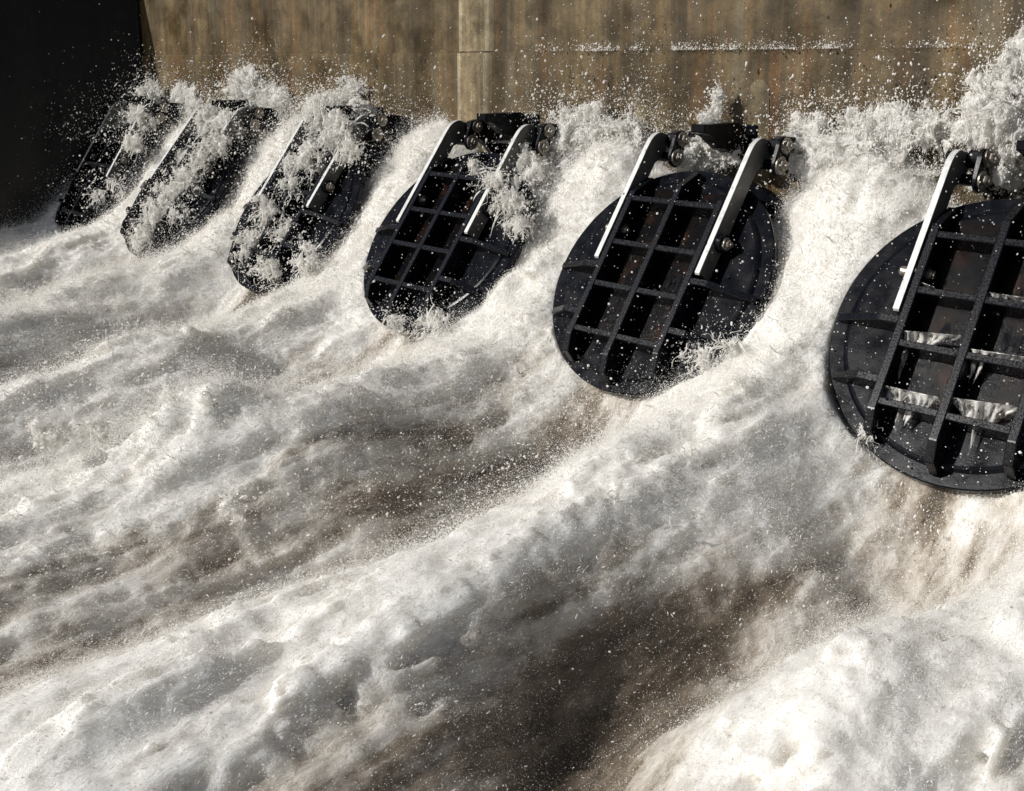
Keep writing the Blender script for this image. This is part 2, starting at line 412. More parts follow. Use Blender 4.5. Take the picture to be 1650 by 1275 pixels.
# ------------------------------------------------------------------ water field
rng = np.random.default_rng(7)
P = 64
LAT = [np.random.default_rng(100+i).uniform(-1, 1, (P, P, P)).astype(np.float32) for i in range(8)]
def _ax(x, c):
    q = x/c; i = np.floor(q).astype(int); f = (q-i).astype(np.float32); f = f*f*f*(f*(f*6-15)+10)
    return i % P, (i+1) % P, f
def ngrid(xs, ys, zs, c, seed):
    """value noise on an axis-aligned grid."""
    L = LAT[seed]; cx, cy, cz = c
    i, j, f = _ax(xs, cx); A = L[i]*(1-f)[:, None, None] + L[j]*f[:, None, None]
    i, j, f = _ax(ys, cy); A = A[:, i]*(1-f)[None, :, None] + A[:, j]*f[None, :, None]
    i, j, f = _ax(zs, cz); return A[:, :, i]*(1-f) + A[:, :, j]*f
def npts(p, c, seed):
    L = LAT[seed]; i, j, f = _ax(p[:, 0], c[0]); k, l, g = _ax(p[:, 1], c[1]); m, n, h = _ax(p[:, 2], c[2])
    a = L[i, k, m]*(1-f)+L[j, k, m]*f; b = L[i, l, m]*(1-f)+L[j, l, m]*f
    d = L[i, k, n]*(1-f)+L[j, k, n]*f; e = L[i, l, n]*(1-f)+L[j, l, n]*f
    return (a*(1-g)+b*g)*(1-h) + (d*(1-g)+e*g)*h
RY = np.array([.32, .15, 0, -.5, -1, -1.5, -2.5, -4, -6.5])[::-1]
RZ = np.array([-.02, -.06, -.16, -.78, -1.19, -1.30, -1.37, -1.56, -1.72])[::-1]
GY = np.array([.32, 0, -.5, -1, -1.35, -2.2, -3.2, -6.5])[::-1]
GZ = np.array([-.55, -.65, -1.05, -1.50, -1.76, -1.92, -1.92, -1.88])[::-1]
def ridge(X, Y):
    z0 = np.zeros_like(X)
    p = np.stack([X.ravel(), Y.ravel(), z0.ravel()], 1)
    wob = (npts(p, (1.7, 1.3, 1), 0)*.26).reshape(X.shape)*np.clip((-.6-Y)*.8, 0, 1)
    lean = np.clip(-1.2-Y, 0, 9)*.05
    ph = (X+.95+wob+lean)/S
    return (.5+.5*np.cos(2*np.pi*ph))
def height(X, Y):
    w = ridge(X, Y); w = np.where(Y < -.8, w**np.clip(1.15+(Y+.8)*.55, .72, 1.15), w**1.15); w = w*np.clip((X+10.6)/.6+np.clip(-Y-.9, 0, 9), .0, 1)
    p = np.stack([X.ravel(), Y.ravel(), np.full(X.size, 3.3)], 1)
    big = (npts(p, (.9, 1.3, 1), 1)*.10 + npts(p, (.36, .6, 1), 2)*.07).reshape(X.shape)
    amp = np.clip((.1-Y)*1.2, .25, 1)
    h = np.interp(Y, RY, RZ)*w + np.interp(Y, GY, GZ)*(1-w) + big*amp
    # the rolling crest in the left foreground
    cr = np.exp(-((Y+2.55+.35*np.sin(X*1.7))/.30)**2)*np.exp(-((X+3.5)/.85)**2)*.20
    return h + cr
# splashes: pixel centre, depth plane y, radii (x, y, z), strength
SPL = [
 (905, 255, .18, .34, .20, .36, 1.05), (960, 222, .2, .24, .14, .26, .95), (920, 205, .22, .18, .12, .2, .85), (1010, 215, .22, .2, .12, .2, .85), (850, 300, -.15, .26, .16, .30, .85), (1010, 235, .28, .22, .12, .14, .7),
 (1156, 168, .2, .06, .06, .15, .85), (1144, 205, .18, .10, .09, .15, .95), (1120, 245, .12, .26, .18, .14, .9), (1165, 255, .14, .16, .10, .10, .8),
 (1340, 245, .2, .42, .16, .24, 1.0), (1300, 225, .22, .2, .1, .18, .8), (1380, 220, .22, .2, .1, .2, .85), (1430, 222, .22, .30, .12, .26, .85), (1500, 205, .25, .20, .12, .20, .7),
 (1615, 190, .10, .22, .25, .38, 1.15), (1650, 130, .12, .18, .2, .30, 1.0), (1600, 270, .2, .2, .15, .22, .9),
 (545, 178, .10, .55, .22, .17, 1.1), (500, 225, -.05, .40, .16, .24, .9), (440, 165, .28, .40, .14, .26, 1.1), (570, 150, .3, .3, .12, .20, .7),
 (400, 150, .25, .42, .18, .30, 1.1), (350, 215, -.05, .42, .18, .32, 1.0), (300, 160, .3, .35, .14, .24, .8), (300, 290, -.40, .40, .15, .30, .85),
 (245, 160, .15, .26, .16, .30, .85), (215, 205, 0, .34, .16, .36, .8), (170, 230, -.05, .45, .18, .40, .6), (110, 220, .1, .45, .2, .4, .55),
 (450, 330, -.45, .30, .12, .22, .62), (470, 370, -.55, .28, .10, .16, .6), (410, 400, -.80, .28, .12, .20, .6), (280, 345, -.75, .30, .12, .26, .75), (250, 385, -.85, .25, .12, .16, .7),
 (785, 285, -.10, .16, .08, .14, .62), (690, 260, .28, .22, .12, .16, .8), (655, 290, .25, .26, .14, .2, .9),
]
SPL_W = []
for px, py, y, rx, ry, rz, st in SPL:
    c = on_y(px, py, y); SPL_W.append((c[0], c[1], c[2], rx, ry, rz, st))
# thin throws off the crests in the foreground (pixel, height above datum)
for px, py, z, r, st in ((378, 815, -1.45, .09, .62), (392, 640, -1.30, .11, .6), (330, 655, -1.32, .10, .55), (275, 640, -1.32, .10, .5), (150, 690, -1.34, .12, .5), (75, 705, -1.34, .12, .5)):
    c = on_z(px, py, z); SPL_W.append((c[0], c[1], c[2], r*1.4, r, r*.8, st))

N_AIR = len(SPL_W)
# thrown water lying over the plates: gate, pixel, height over the plate, radii, strength
for k, px, py, nq, ru, st in ((0, 1400, 700, .05, .08, .7), 
                          (1, 1120, 575, .09, .14, .8), (1, 1180, 560, .08, .14, .75), (1, 1150, 595, .06, .13, .75),
                          (2, 820, 330, .16, .20, .95), (2, 800, 290, .20, .18, .95), (2, 840, 360, .10, .16, .85), (2, 770, 275, .12, .14, .75), (2, 640, 520, .10, .2, .7), (2, 700, 525, .1, .2, .7),
                          (3, 540, 215, .20, .26, 1.1), (3, 500, 250, .20, .24, 1.0), (3, 470, 300, .17, .20, .95), (3, 430, 345, .15, .24, .9), (3, 460, 375, .12, .22, .85), (3, 400, 400, .12, .24, .9), (3, 500, 420, .10, .22, .75), (3, 560, 240, .2, .2, .95), (3, 430, 440, .12, .25, .8), (3, 520, 190, .1, .3, 1.1), (3, 480, 275, .12, .22, .9),
                          (4, 345, 225, .22, .26, 1.15), (4, 325, 255, .20, .26, 1.1), (4, 300, 290, .18, .24, 1.05), (4, 275, 315, .16, .26, 1.05), (4, 245, 350, .14, .26, 1.05), (4, 285, 345, .12, .22, .9), (4, 225, 385, .14, .24, 1.0), (4, 365, 200, .12, .22, 1.1), (4, 335, 190, .10, .25, 1.1),
                          (5, 215, 230, .2, .22, .95), (5, 190, 300, .12, .22, .7), (5, 160, 320, .12, .24, .6), (5, 228, 195, .1, .26, 1.0)):
    o_, dv_, nn_ = plate_dirs(k); q_ = o_+nn_*nq; d_ = ray(px, py); c = CAM + d_*(((q_-CAM)@nn_)/(d_@nn_))
    SPL_W.append((c[0], c[1], c[2], ru, ru*.7, ru*.85, st))

def surface_nets(F, o, h):
    """F > 0 inside; returns vertices and quads."""
    s = F > 0; nx, ny, nz = F.shape
    cnt = np.zeros((nx-1, ny-1, nz-1), np.int8)
    for a in (0, 1):
        for b in (0, 1):
            for c in (0, 1): cnt += s[a:nx-1+a, b:ny-1+b, c:nz-1+c]
    act = (cnt > 0) & (cnt < 8); del cnt
    idx = np.argwhere(act); vid = np.full(act.shape, -1, np.int32); vid[act] = np.arange(len(idx))
    acc = np.zeros((len(idx), 3), np.float32); n = np.zeros(len(idx), np.float32)
    cor = {}
    for a in (0, 1):
        for b in (0, 1):
            for c in (0, 1): cor[a, b, c] = F[idx[:, 0]+a, idx[:, 1]+b, idx[:, 2]+c]
    for ax in range(3):
        for u in (0, 1):
            for v in (0, 1):
                p = [u, v]; p.insert(ax, 0); q = [u, v]; q.insert(ax, 1)
                f0, f1 = cor[tuple(p)], cor[tuple(q)]; m = (f0 > 0) != (f1 > 0)
                tt = np.where(m, f0/np.where(m, f0-f1, 1), 0)
                pos = np.zeros_like(acc); pos[:, ax] = tt
                oth = [i for i in range(3) if i != ax]; pos[:, oth[0]] = u; pos[:, oth[1]] = v
                acc += pos*m[:, None]; n += m
    V = (idx + acc/np.maximum(n, 1)[:, None])*h + np.array(o)
    Q = []
    for ax in range(3):
        lo = [slice(None)]*3; hi = [slice(None)]*3; lo[ax] = slice(0, -1); hi[ax] = slice(1, None)
        a, b = s[tuple(lo)], s[tuple(hi)]
        for flip in (0, 1):
            e = np.argwhere((a & ~b) if not flip else (~a & b))
            oth = [i for i in range(3) if i != ax]
            ok = np.ones(len(e), bool)
            for i in oth: ok &= (e[:, i] > 0) & (e[:, i] < F.shape[i]-1)
            e = e[ok]; d1 = np.zeros(3, int); d2 = np.zeros(3, int); d1[oth[0]] = 1; d2[oth[1]] = 1
            q = [vid[tuple((e-x).T)] for x in (d1+d2, d2, 0*d1, d1)]
            q = np.stack(q, 1)
            if (ax == 1) != bool(flip): q = q[:, ::-1]
            Q.append(q)
    return V, np.concatenate(Q)

def water_block(x0, x1, y0, y1, z0, z1, h):
    xs = np.arange(x0, x1+h, h).astype(np.float64); ys = np.arange(y0, y1+h, h); zs = np.arange(z0, z1+h, h)
    X, Y = np.meshgrid(xs, ys, indexing='ij'); H = height(X, Y).astype(np.float32); R = ridge(X, Y).astype(np.float32)
    n_a = ngrid(xs, ys, zs, (.15, .62, .16), 3)
    n_b = ngrid(xs, ys, zs, (.075, .10, .07), 4)
    n_c = ngrid(xs, ys, zs, (.034, .045, .032), 5)
    r_a = .5-np.abs(ngrid(xs, ys, zs, (.075, .42, .10), 6)); r_b = .5-np.abs(ngrid(xs, ys, zs, (.038, .17, .045), 7))
    amp = (.55+.45*R)[:, :, None]
    F = (H[:, :, None]-zs.astype(np.float32)) + (n_a*.055 + r_a*.045 + n_b*.022 + r_b*.022 + n_c*.014)*amp
    # nothing stands in front of a gate's own plate except the throws
    body_carve = np.full(F.shape, 9, np.float32)
    for k in range(6):
        if x0 > -S*k+.85 or x1 < -S*k-.85: continue
        o, dv, nn = plate_dirs(k)
        yz = np.stack(np.meshgrid(ys, zs, indexing='ij'), -1)
        v = yz[..., 0]*dv[1]+yz[..., 1]*dv[2]; n = yz[..., 0]*nn[1]+yz[..., 1]*nn[2]
        r = np.sqrt((xs+S*k)[:, None, None]**2 + ((v-DV)**2)[None])
        sd = np.maximum(r-.755, np.maximum(-.075-n, n-.55)[None])
        body_carve = np.minimum(body_carve, sd.astype(np.float32))
    F = np.minimum(F, body_carve)
    F = np.minimum(F, (WY+.01-ys).astype(np.float32)[None, :, None])
    return surface_nets(F, (x0, y0, z0), h)

import time; T0 = time.time()
VV, QQ, off = [], [], 0
for blk in ((-4.0, 1.6, -1.6, .47, -2.15, .75, .0145), (-4.0, 2.6, -5.6, -1.57, -2.2, -.85, .0165),
            (-8.0, -3.97, -1.8, .47, -2.1, .55, .02), (-8.0, -3.97, -6.2, -1.76, -2.2, -.85, .019),
            (-12.0, -7.96, -2.6, .47, -2.2, .3, .022), (-15.5, -7.96, -7.0, -2.56, -2.2, -.9, .045), (-15.5, -11.97, -2.6, .47, -2.2, -1.2, .045)):
    V, Q = water_block(*blk); VV.append(V); QQ.append(Q+off); off += len(V)
    print('block', blk[:4], len(V), len(Q), round(time.time()-T0, 1))
V = np.concatenate(VV).astype(np.float32); Q = np.concatenate(QQ)
def fast_mesh(name, V, Q):
    me = bpy.data.meshes.new(name); me.vertices.add(len(V)); me.vertices.foreach_set('co', V.ravel())
    me.loops.add(Q.size); me.loops.foreach_set('vertex_index', Q.ravel().astype(np.int32))
    me.polygons.add(len(Q)); me.polygons.foreach_set('loop_start', np.arange(0, Q.size, 4, dtype=np.int32))
    me.update(calc_edges=True); me.shade_smooth(); return me
me = fast_mesh('river_water', V, Q)
Vd = V.astype(np.float64)
Rv = ridge(Vd[:, 0], Vd[:, 1]); Hv = height(Vd[:, 0], Vd[:, 1])
nf = npts(Vd, (.55, 1.2, .5), 2)*.20 + npts(Vd, (.16, 1.0, .3), 3)*.20 + npts(Vd, (.07, .45, .12), 4)*.14 + npts(Vd, (.035, .16, .05), 5)*.08
far = np.clip((-1.0-Vd[:, 1])/2.5, 0, 1)
fo = .13 + Rv**.8*.80 + .25*np.clip((Vd[:, 1]+1.2)/.8, 0, 1) - far*.06 + nf + np.clip((Vd[:, 2]-Hv)*1.6, -.12, .35)
at = me.attributes.new('foam', 'FLOAT', 'POINT'); at.data.foreach_set('value', np.clip(fo, 0, 1).astype(np.float32))
water = link('river_water', me, M_WATER); tag(water, kind='structure')
bed = link('river_bed', mesh_of(box_bm(-60, 30, -60, WY-.01, -2.6, -2.3), 'river_bed'), M_WING); tag(bed, kind='structure')

def clear_of_plates(pos):
    ok = np.ones(len(pos), bool)
    for k in range(6):
        o, dv, nn = plate_dirs(k); d = pos-o; v = d@dv; nq = d@nn; r = np.hypot(d[:, 0], v-DV)
        ok &= ~((r < .76) & (nq > -.08) & (nq < .5) & (v < 1.56))
    return ok
# ------------------------------------------------------------------ splashes: ragged fingers and webs of thrown water
def splash_mesh(cx, cy, cz, rx, ry, rz, st, i, plate):
    dist = math.dist((cx, cy, cz), CAM); h = max(.0062, .00115*dist)
    xs = np.arange(cx-rx, cx+rx+h, h); ys = np.arange(cy-ry, cy+ry+h, h); zs = np.arange(cz-rz, cz+rz+h, h)
    dx, dy, dz = ((xs-cx)/rx)[:, None, None], ((ys-cy)/ry)[None, :, None], ((zs-cz)/rz)[None, None, :]
    d = np.sqrt(dx*dx+dy*dy+dz*dz)
    k = dist/6.0; c1 = (.062 if plate else .075)*k**.4
    zc = 1.9 if plate else 1.4
    m1 = ngrid(xs, ys, zs, (c1, c1, c1*zc), 6)*.8 + ngrid(xs, ys, zs, (c1*.48, c1*.48, c1*.8), 4)*.35
    m2 = ngrid(xs, ys, zs, (c1*.95, c1, c1*zc), 7)*.8 + ngrid(xs, ys, zs, (c1*.5, c1*.46, c1*.8), 0)*.35
    big = ngrid(xs, ys, zs, (rx*.7, ry*.8, rz*.6), i % 8)
    # fingers: the reach of the splash changes quickly with direction, most of all upwards
    sh = d.shape; q = np.broadcast_to(d, sh)+1e-6
    D = np.stack([np.broadcast_to(dx, sh)/q, np.broadcast_to(dy, sh)/q, np.broadcast_to(dz, sh)/q], -1).reshape(-1, 3).astype(np.float64)*1.0+np.array([i*1.37, i*.73, 5.0])
    fing = (.5-np.abs(npts(D, (.34, .34, .34), 3))).reshape(sh)*.55 + npts(D, (.15, .15, .15), 5).reshape(sh)*.22
    env = (1.0+fing*(.75 if not plate else .3)+big*.35) - d*1.25
    W = st*np.clip(env, -1, 1)*1.1
    F = W*(.37 if plate else .66) - np.sqrt(m1*m1+m2*m2)*(.95 if plate else .62) + (0 if plate else .0)
    edge = 1.0-d; F = np.minimum(F, edge*.8)
    F = np.minimum(F, ((WY-.004-ys)*8)[None, :, None]).astype(np.float32)
    F[0] = F[-1] = -1; F[:, 0] = F[:, -1] = -1; F[:, :, 0] = F[:, :, -1] = -1
    if F.max() <= 0: return None
    return surface_nets(F, (xs[0], ys[0], zs[0]), h)
sv, sq, so_ = [], [], 0
for i, sp in enumerate(SPL_W):
    r = splash_mesh(*sp, i, i >= N_AIR)
    if r is None: continue
    sv.append(r[0]); sq.append(r[1]+so_); so_ += len(r[0])
n_core = so_
# strands: ballistic threads with beads, each a tapered tube
def strands(P0, V0, T, R0, nseg=9, sides=5, g=9.8):
    n = len(P0); t = np.linspace(0, 1, nseg)[None, :]*T[:, None]
    ph = rng.uniform(0, 6.28, (n, 3)); L = np.linalg.norm(V0, axis=1)*T
    wob = np.stack([np.sin(t/T[:, None]*(5+3*rng.uniform(0, 1, (n, 1)))+ph[:, [a]]) - np.sin(ph[:, [a]]) for a in range(3)], -1)*(L*.09)[:, None, None]
    C = P0[:, None]+V0[:, None]*t[..., None]+wob; C[..., 2] -= .5*g*t*t
    tan = np.gradient(C, axis=1); tan /= np.linalg.norm(tan, axis=2, keepdims=True)+1e-9
    a = np.cross(tan, np.array([.31, .77, .55])); a /= np.linalg.norm(a, axis=2, keepdims=True)+1e-9; b = np.cross(tan, a)
    u = np.linspace(0, 1, nseg)[None, :]
    bead = 1+.75*np.sin(u*rng.uniform(9, 20, (n, 1))+ph[:, :1])*u
    r = R0[:, None]*(1-.72*u)*bead; r[:, -2] *= 1.5; r[:, -1] = R0*.05
    th = np.linspace(0, 2*np.pi, sides, endpoint=False)
    ring = C[:, :, None]+r[:, :, None, None]*(np.cos(th)[:, None]*a[:, :, None]+np.sin(th)[:, None]*b[:, :, None])
    Vt = ring.reshape(-1, 3)
    base = (np.arange(n)*nseg*sides)[:, None, None]; i = (np.arange(nseg-1)*sides)[None, :, None]; j = np.arange(sides)[None, None, :]; j2 = (j+1) % sides
    q = np.stack([base+i+j, base+i+j2, base+i+sides+j2, base+i+sides+j], -1).reshape(-1, 4)
    return Vt, q
for i, (cx, cy, cz, rx, ry, rz, st) in enumerate(SPL_W):
    plate = i >= N_AIR; dist = math.dist((cx, cy, cz), CAM); k = dist/6.0
    m = int(((130 if cx > -5 else 75) if plate else 170)*st*max(rx*rz, .012)/.06)
    d = rng.normal(0, 1, (m, 3)); d /= np.linalg.norm(d, axis=1)[:, None]
    if plate:
        P0 = np.array([cx, cy, cz]) + d*np.array([rx, ry, rz])*rng.uniform(.1, .75, (m, 1))
        V0 = d*.4+np.array([0, -.2, -.3])+rng.normal(0, .75, (m, 3)); T = np.minimum(rng.gamma(3, .016, m)+.015, .09); R0 = (.0016+rng.exponential(1, m)*.0014)*k**.7
    else:
        d[:, 2] = np.abs(d[:, 2])*.9+.1*d[:, 2]
        P0 = np.array([cx, cy, cz]) + d*np.array([rx, ry, rz])*rng.uniform(.25, .72, (m, 1))
        V0 = d*np.array([rx, ry, rz])*rng.uniform(2.0, 6.0, (m, 1)) + rng.normal(0, .35, (m, 3)) + np.array([0, -.1, .3]); T = np.minimum(rng.gamma(3, .013, m)+.015, .075); R0 = (.0028+rng.exponential(1, m)*.0024)*k**.6
    a, q = strands(P0, V0, T, np.minimum(R0, .0014*dist)); inn = a[:, 1] > WY-.006; a[inn, 1] = WY-.006
    sv.append(a); sq.append(q+so_); so_ += len(a)
# threads torn off the crests of the jets
cand = np.where((Rv > .45) & (fo > .5) & (Vd[:, 2] > Hv+.03) & (Vd[:, 0] > -11) & (np.linalg.norm(Vd-CAM, axis=1) > 4.4))[0]
crest = np.exp(-((Vd[cand, 1]+2.55+.35*np.sin(Vd[cand, 0]*1.7))/.22)**2)*np.exp(-((Vd[cand, 0]+3.5)/.9)**2)
cw = 1+4*crest; ix = rng.choice(cand, 2600, p=cw/cw.sum()); P0 = Vd[ix]; k = np.linalg.norm(P0-CAM, axis=1)/6.0
V0 = rng.normal(0, .5, (len(ix), 3))+np.array([0, -.5, .9]); ok = clear_of_plates(P0+V0*.06); P0, V0, k = P0[ok], V0[ok], k[ok]
a, q = strands(P0, V0, np.minimum(rng.gamma(3, .012, len(P0))+.012, .065), (.0016+rng.exponential(1, len(P0))*.0013)*k)
sv.append(a); sq.append(q+so_); so_ += len(a)
sv = np.concatenate(sv).astype(np.float32); sq = np.concatenate(sq)
splash = link('splash_foam', fast_mesh('splash_foam', sv, sq), M_SPLASH)
tag(splash, 'ragged white splashes leaping over the gates and hinges', 'splash', kind='stuff')
print('splash', len(sv), len(sq), round(time.time()-T0, 1))

# sheets of water hanging from the ribs of the nearest gate
def on_plate(px, py, k, nq):
    o_, dv_, nn_ = plate_dirs(k); q_ = o_+nn_*nq; d_ = ray(px, py); return CAM + d_*(((q_-CAM)@nn_)/(d_@nn_))
def make_sheet():
    m, nt, bs = mat('sheet_water')
    v = world_coords(nt, (1, 1, .5)); n = noise(nt, v, 22, 5, .7, .5)
    bs.inputs['Base Color'].default_value = (.80, .78, .74, 1); bs.inputs['Roughness'].default_value = .08; bs.inputs['IOR'].default_value = 1.33
    tr = nt.nodes.new('ShaderNodeBsdfTransparent'); mx = nt.nodes.new('ShaderNodeMixShader')
    nt.links.new(ramp(nt, n, [(.44, BW(.05)), (.62, BW(.80))]), mx.inputs[0])
    nt.links.new(tr.outputs[0], mx.inputs[1]); nt.links.new(bs.outputs[0], mx.inputs[2]); nt.links.new(mx.outputs[0], nt.nodes['Material Output'].inputs[0])
    bump(nt, n, .01, .7, bs); return m
M_SHEET = make_sheet()
o_, dv_, nn_ = plate_dirs(0); shV, shQ, sho = [], [], 0
for (ax_, ay_), (bx_, by_), (cx_, cy_), drip in (((1412, 618), (1512, 640), (1436, 715), .10), ((1532, 640), (1640, 655), (1568, 740), .12), ((1448, 532), (1548, 540), (1452, 612), .05), ((1552, 560), (1650, 575), (1556, 625), .05), ((1466, 448), (1505, 462), (1474, 478), .02), ((1590, 470), (1655, 480), (1600, 520), .05)):
    A, B, E = on_plate(ax_, ay_, 0, .138), on_plate(bx_, by_, 0, .138), on_plate(cx_, cy_, 0, .06)
    ns, ntt = 46, 30; sg = np.linspace(0, 1, ns)[:, None]; tg = np.linspace(0, 1, ntt)[None, :]
    seed = rng.uniform(0, 50); fp = np.stack([sg[:, 0]*1.0, 0*sg[:, 0]+seed, 0*sg[:, 0]], 1)
    apex = np.clip((E-A)@(B-A)/((B-A)@(B-A)), .05, .95); Lm = (E-(A+(B-A)*apex))@dv_
    L = Lm*(.18+.82*np.exp(-((sg-apex)/.30)**2)) * np.clip(.75+.9*(npts(fp, (.13, 1, 1), 2)*.6+npts(fp, (.055, 1, 1), 4)*.7), .12, 2)[:, None]
    ss = sg+(apex-sg)*(tg**1.3)*.62
    Pn = A+(B-A)*ss[..., None] + dv_*(np.maximum(L, .012)*tg+drip*0)[..., None]
    wv = (npts(np.stack([np.broadcast_to(sg, ss.shape).ravel()*3+seed, np.broadcast_to(tg, ss.shape).ravel()*2, 0*ss.ravel()], 1), (.33, .5, 1), 6)).reshape(ss.shape)
    nofs = -.001 - .085*tg**.7 + wv*.02*tg
    Pt = Pn+nn_*nofs[..., None]; Pb = Pt-nn_*.006
    V2 = np.concatenate([Pt.reshape(-1, 3), Pb.reshape(-1, 3)]); J = np.arange(ns*ntt).reshape(ns, ntt); oo = ns*ntt
    q1 = np.stack([J[:-1, :-1], J[1:, :-1], J[1:, 1:], J[:-1, 1:]], -1).reshape(-1, 4)
    def sd2(a): return np.stack([a[:-1], a[:-1]+oo, a[1:]+oo, a[1:]], -1)
    Qs = np.concatenate([q1, q1[:, ::-1]+oo, sd2(J[:, 0]), sd2(J[:, -1])[:, ::-1], sd2(J[0])[:, ::-1], sd2(J[-1])])
    shV.append(V2); shQ.append(Qs+sho); sho += len(V2)
sheet = link('water_sheet', fast_mesh('water_sheet', np.concatenate(shV).astype(np.float32), np.concatenate(shQ)), M_SHEET)
tag(sheet, 'thin sheets of water draining off the ribs of the nearest gate', 'water', kind='stuff')

# ------------------------------------------------------------------ spray as points
def point_stuff(name, pos, rad, m, label, cat, shred=False):
    me = bpy.data.meshes.new(name); me.vertices.add(len(pos)); me.vertices.foreach_set('co', pos.astype(np.float32).ravel())
    a = me.attributes.new('rad', 'FLOAT', 'POINT'); a.data.foreach_set('value', rad.astype(np.float32))
    if shred:
        k = len(pos); st = 1+rng.gamma(1.4, .9 if name == 'river_spray' else .45, k)
        sc = np.stack([rad, rad*st, rad], 1).astype(np.float32)
        yaw = rng.normal(0, .55, k); slope = np.where(pos[:, 1] > -1.1, .85, .15)+rng.normal(0, .45, k)
        ro = np.stack([slope, np.zeros(k), yaw], 1).astype(np.float32)
    else:
        sc = np.repeat(rad[:, None], 3, 1).astype(np.float32); ro = np.zeros_like(sc)
    for nm, arr in (('size', sc), ('turn', ro)):
        a = me.attributes.new(nm, 'FLOAT_VECTOR', 'POINT'); a.data.foreach_set('vector', arr.ravel())
    o = link(name, me, m); tag(o, label, cat, kind='stuff')
    ng = bpy.data.node_groups.new(name, 'GeometryNodeTree')
    ng.interface.new_socket('Geometry', in_out='INPUT', socket_type='NodeSocketGeometry')
    ng.interface.new_socket('Geometry', in_out='OUTPUT', socket_type='NodeSocketGeometry')
    gi = ng.nodes.new('NodeGroupInput'); go = ng.nodes.new('NodeGroupOutput')
    ico = ng.nodes.new('GeometryNodeMeshIcoSphere'); ico.inputs['Radius'].default_value = 1; ico.inputs['Subdivisions'].default_value = 1
    sm = ng.nodes.new('GeometryNodeSetShadeSmooth'); mt = ng.nodes.new('GeometryNodeSetMaterial'); mt.inputs['Material'].default_value = m
    ip = ng.nodes.new('GeometryNodeInstanceOnPoints'); na = ng.nodes.new('GeometryNodeInputNamedAttribute'); na.data_type = 'FLOAT_VECTOR'; na.inputs['Name'].default_value = 'size'
    nb = ng.nodes.new('GeometryNodeInputNamedAttribute'); nb.data_type = 'FLOAT_VECTOR'; nb.inputs['Name'].default_value = 'turn'
    L = ng.links.new
    L(ico.outputs[0], sm.inputs[0]); L(sm.outputs[0], mt.inputs[0]); L(gi.outputs[0], ip.inputs['Points']); L(mt.outputs[0], ip.inputs['Instance'])
    L(na.outputs[0], ip.inputs['Scale']); L(nb.outputs[0], ip.inputs['Rotation']); L(ip.outputs[0], go.inputs[0])
    md = o.modifiers.new('spray', 'NODES'); md.node_group = ng
    return o
def cloud_stuff(name, pos, rad, m, label, cat):
    me = bpy.data.meshes.new(name); me.vertices.add(len(pos)); me.vertices.foreach_set('co', pos.astype(np.float32).ravel())
    a = me.attributes.new('rad', 'FLOAT', 'POINT'); a.data.foreach_set('value', rad.astype(np.float32))
    o = link(name, me, m); tag(o, label, cat, kind='stuff')
    ng = bpy.data.node_groups.new(name, 'GeometryNodeTree')
    ng.interface.new_socket('Geometry', in_out='INPUT', socket_type='NodeSocketGeometry')
    ng.interface.new_socket('Geometry', in_out='OUTPUT', socket_type='NodeSocketGeometry')
    gi = ng.nodes.new('NodeGroupInput'); go = ng.nodes.new('NodeGroupOutput'); mp = ng.nodes.new('GeometryNodeMeshToPoints')
    na = ng.nodes.new('GeometryNodeInputNamedAttribute'); na.data_type = 'FLOAT'; na.inputs['Name'].default_value = 'rad'
    mt = ng.nodes.new('GeometryNodeSetMaterial'); mt.inputs['Material'].default_value = m
    L = ng.links.new; L(gi.outputs[0], mp.inputs['Mesh']); L(na.outputs[0], mp.inputs['Radius']); L(mp.outputs[0], mt.inputs[0]); L(mt.outputs[0], go.inputs[0])
    md = o.modifiers.new('mist', 'NODES'); md.node_group = ng; return o
# shreds of water lying on and just above the foam, drawn out along the flow
NV = np.empty(len(V)*3, np.float32); me.vertices.foreach_get('normal', NV) if False else me.vertex_normals.foreach_get('vector', NV); NV = NV.reshape(-1, 3)
n = 850000
dist = np.linalg.norm(Vd-CAM, axis=1); inview = (Vd[:, 0] > -12.5) & (NV @ (CAM/np.linalg.norm(CAM)) > -.6)
pw = np.clip(fo, .22, 1)**1.2*inview*(1+.8*(dist > 8))*np.clip((dist/6.0)**-1, .5, 1.6); pw /= pw.sum()
ix = rng.choice(len(V), n, p=pw)
w = ridge(Vd[ix, 0], Vd[ix, 1]); lump = np.clip(.6+npts(Vd[ix], (.3, .5, .3), 5)*1.3, .05, 2)
off = rng.exponential(1, n)*(.004+.026*w*lump)
pos = Vd[ix] + NV[ix]*off[:, None] + rng.normal(0, .008, (n, 3)); pos[:, 2] += off*.4
ok = clear_of_plates(pos) & (pos[:, 1] < WY-.01); pos = pos[ok]
SN = np.empty(len(sv)*3, np.float32); splash.data.vertex_normals.foreach_get('vector', SN); SN = SN.reshape(-1, 3)
jx = rng.integers(0, n_core, 220000)
pos = np.concatenate([pos, sv[jx] + SN[jx]*rng.exponential(.010, (len(jx), 1)) + rng.normal(0, .004, (len(jx), 3))]); pos = pos[pos[:, 1] < WY-.008]
rad = (.0008 + rng.exponential(1, len(pos))*.0007)*np.clip(np.linalg.norm(pos-CAM, axis=1)/6.5, .42, 1.3); rad = np.minimum(rad, .005)
point_stuff('river_spray', pos, rad, M_DROP, 'fine white spray hanging over the foaming jets', 'spray', True)
n = 2600000
ix = rng.choice(len(V), n, p=pw)
w = ridge(Vd[ix, 0], Vd[ix, 1])**.7; lump = np.clip(.55+npts(Vd[ix], (.28, .6, .3), 6)*1.2+npts(Vd[ix], (.1, .2, .1), 7)*.6, .04, 2.2)
off = rng.gamma(1.3, 1, n)*(.006+.034*w*lump)
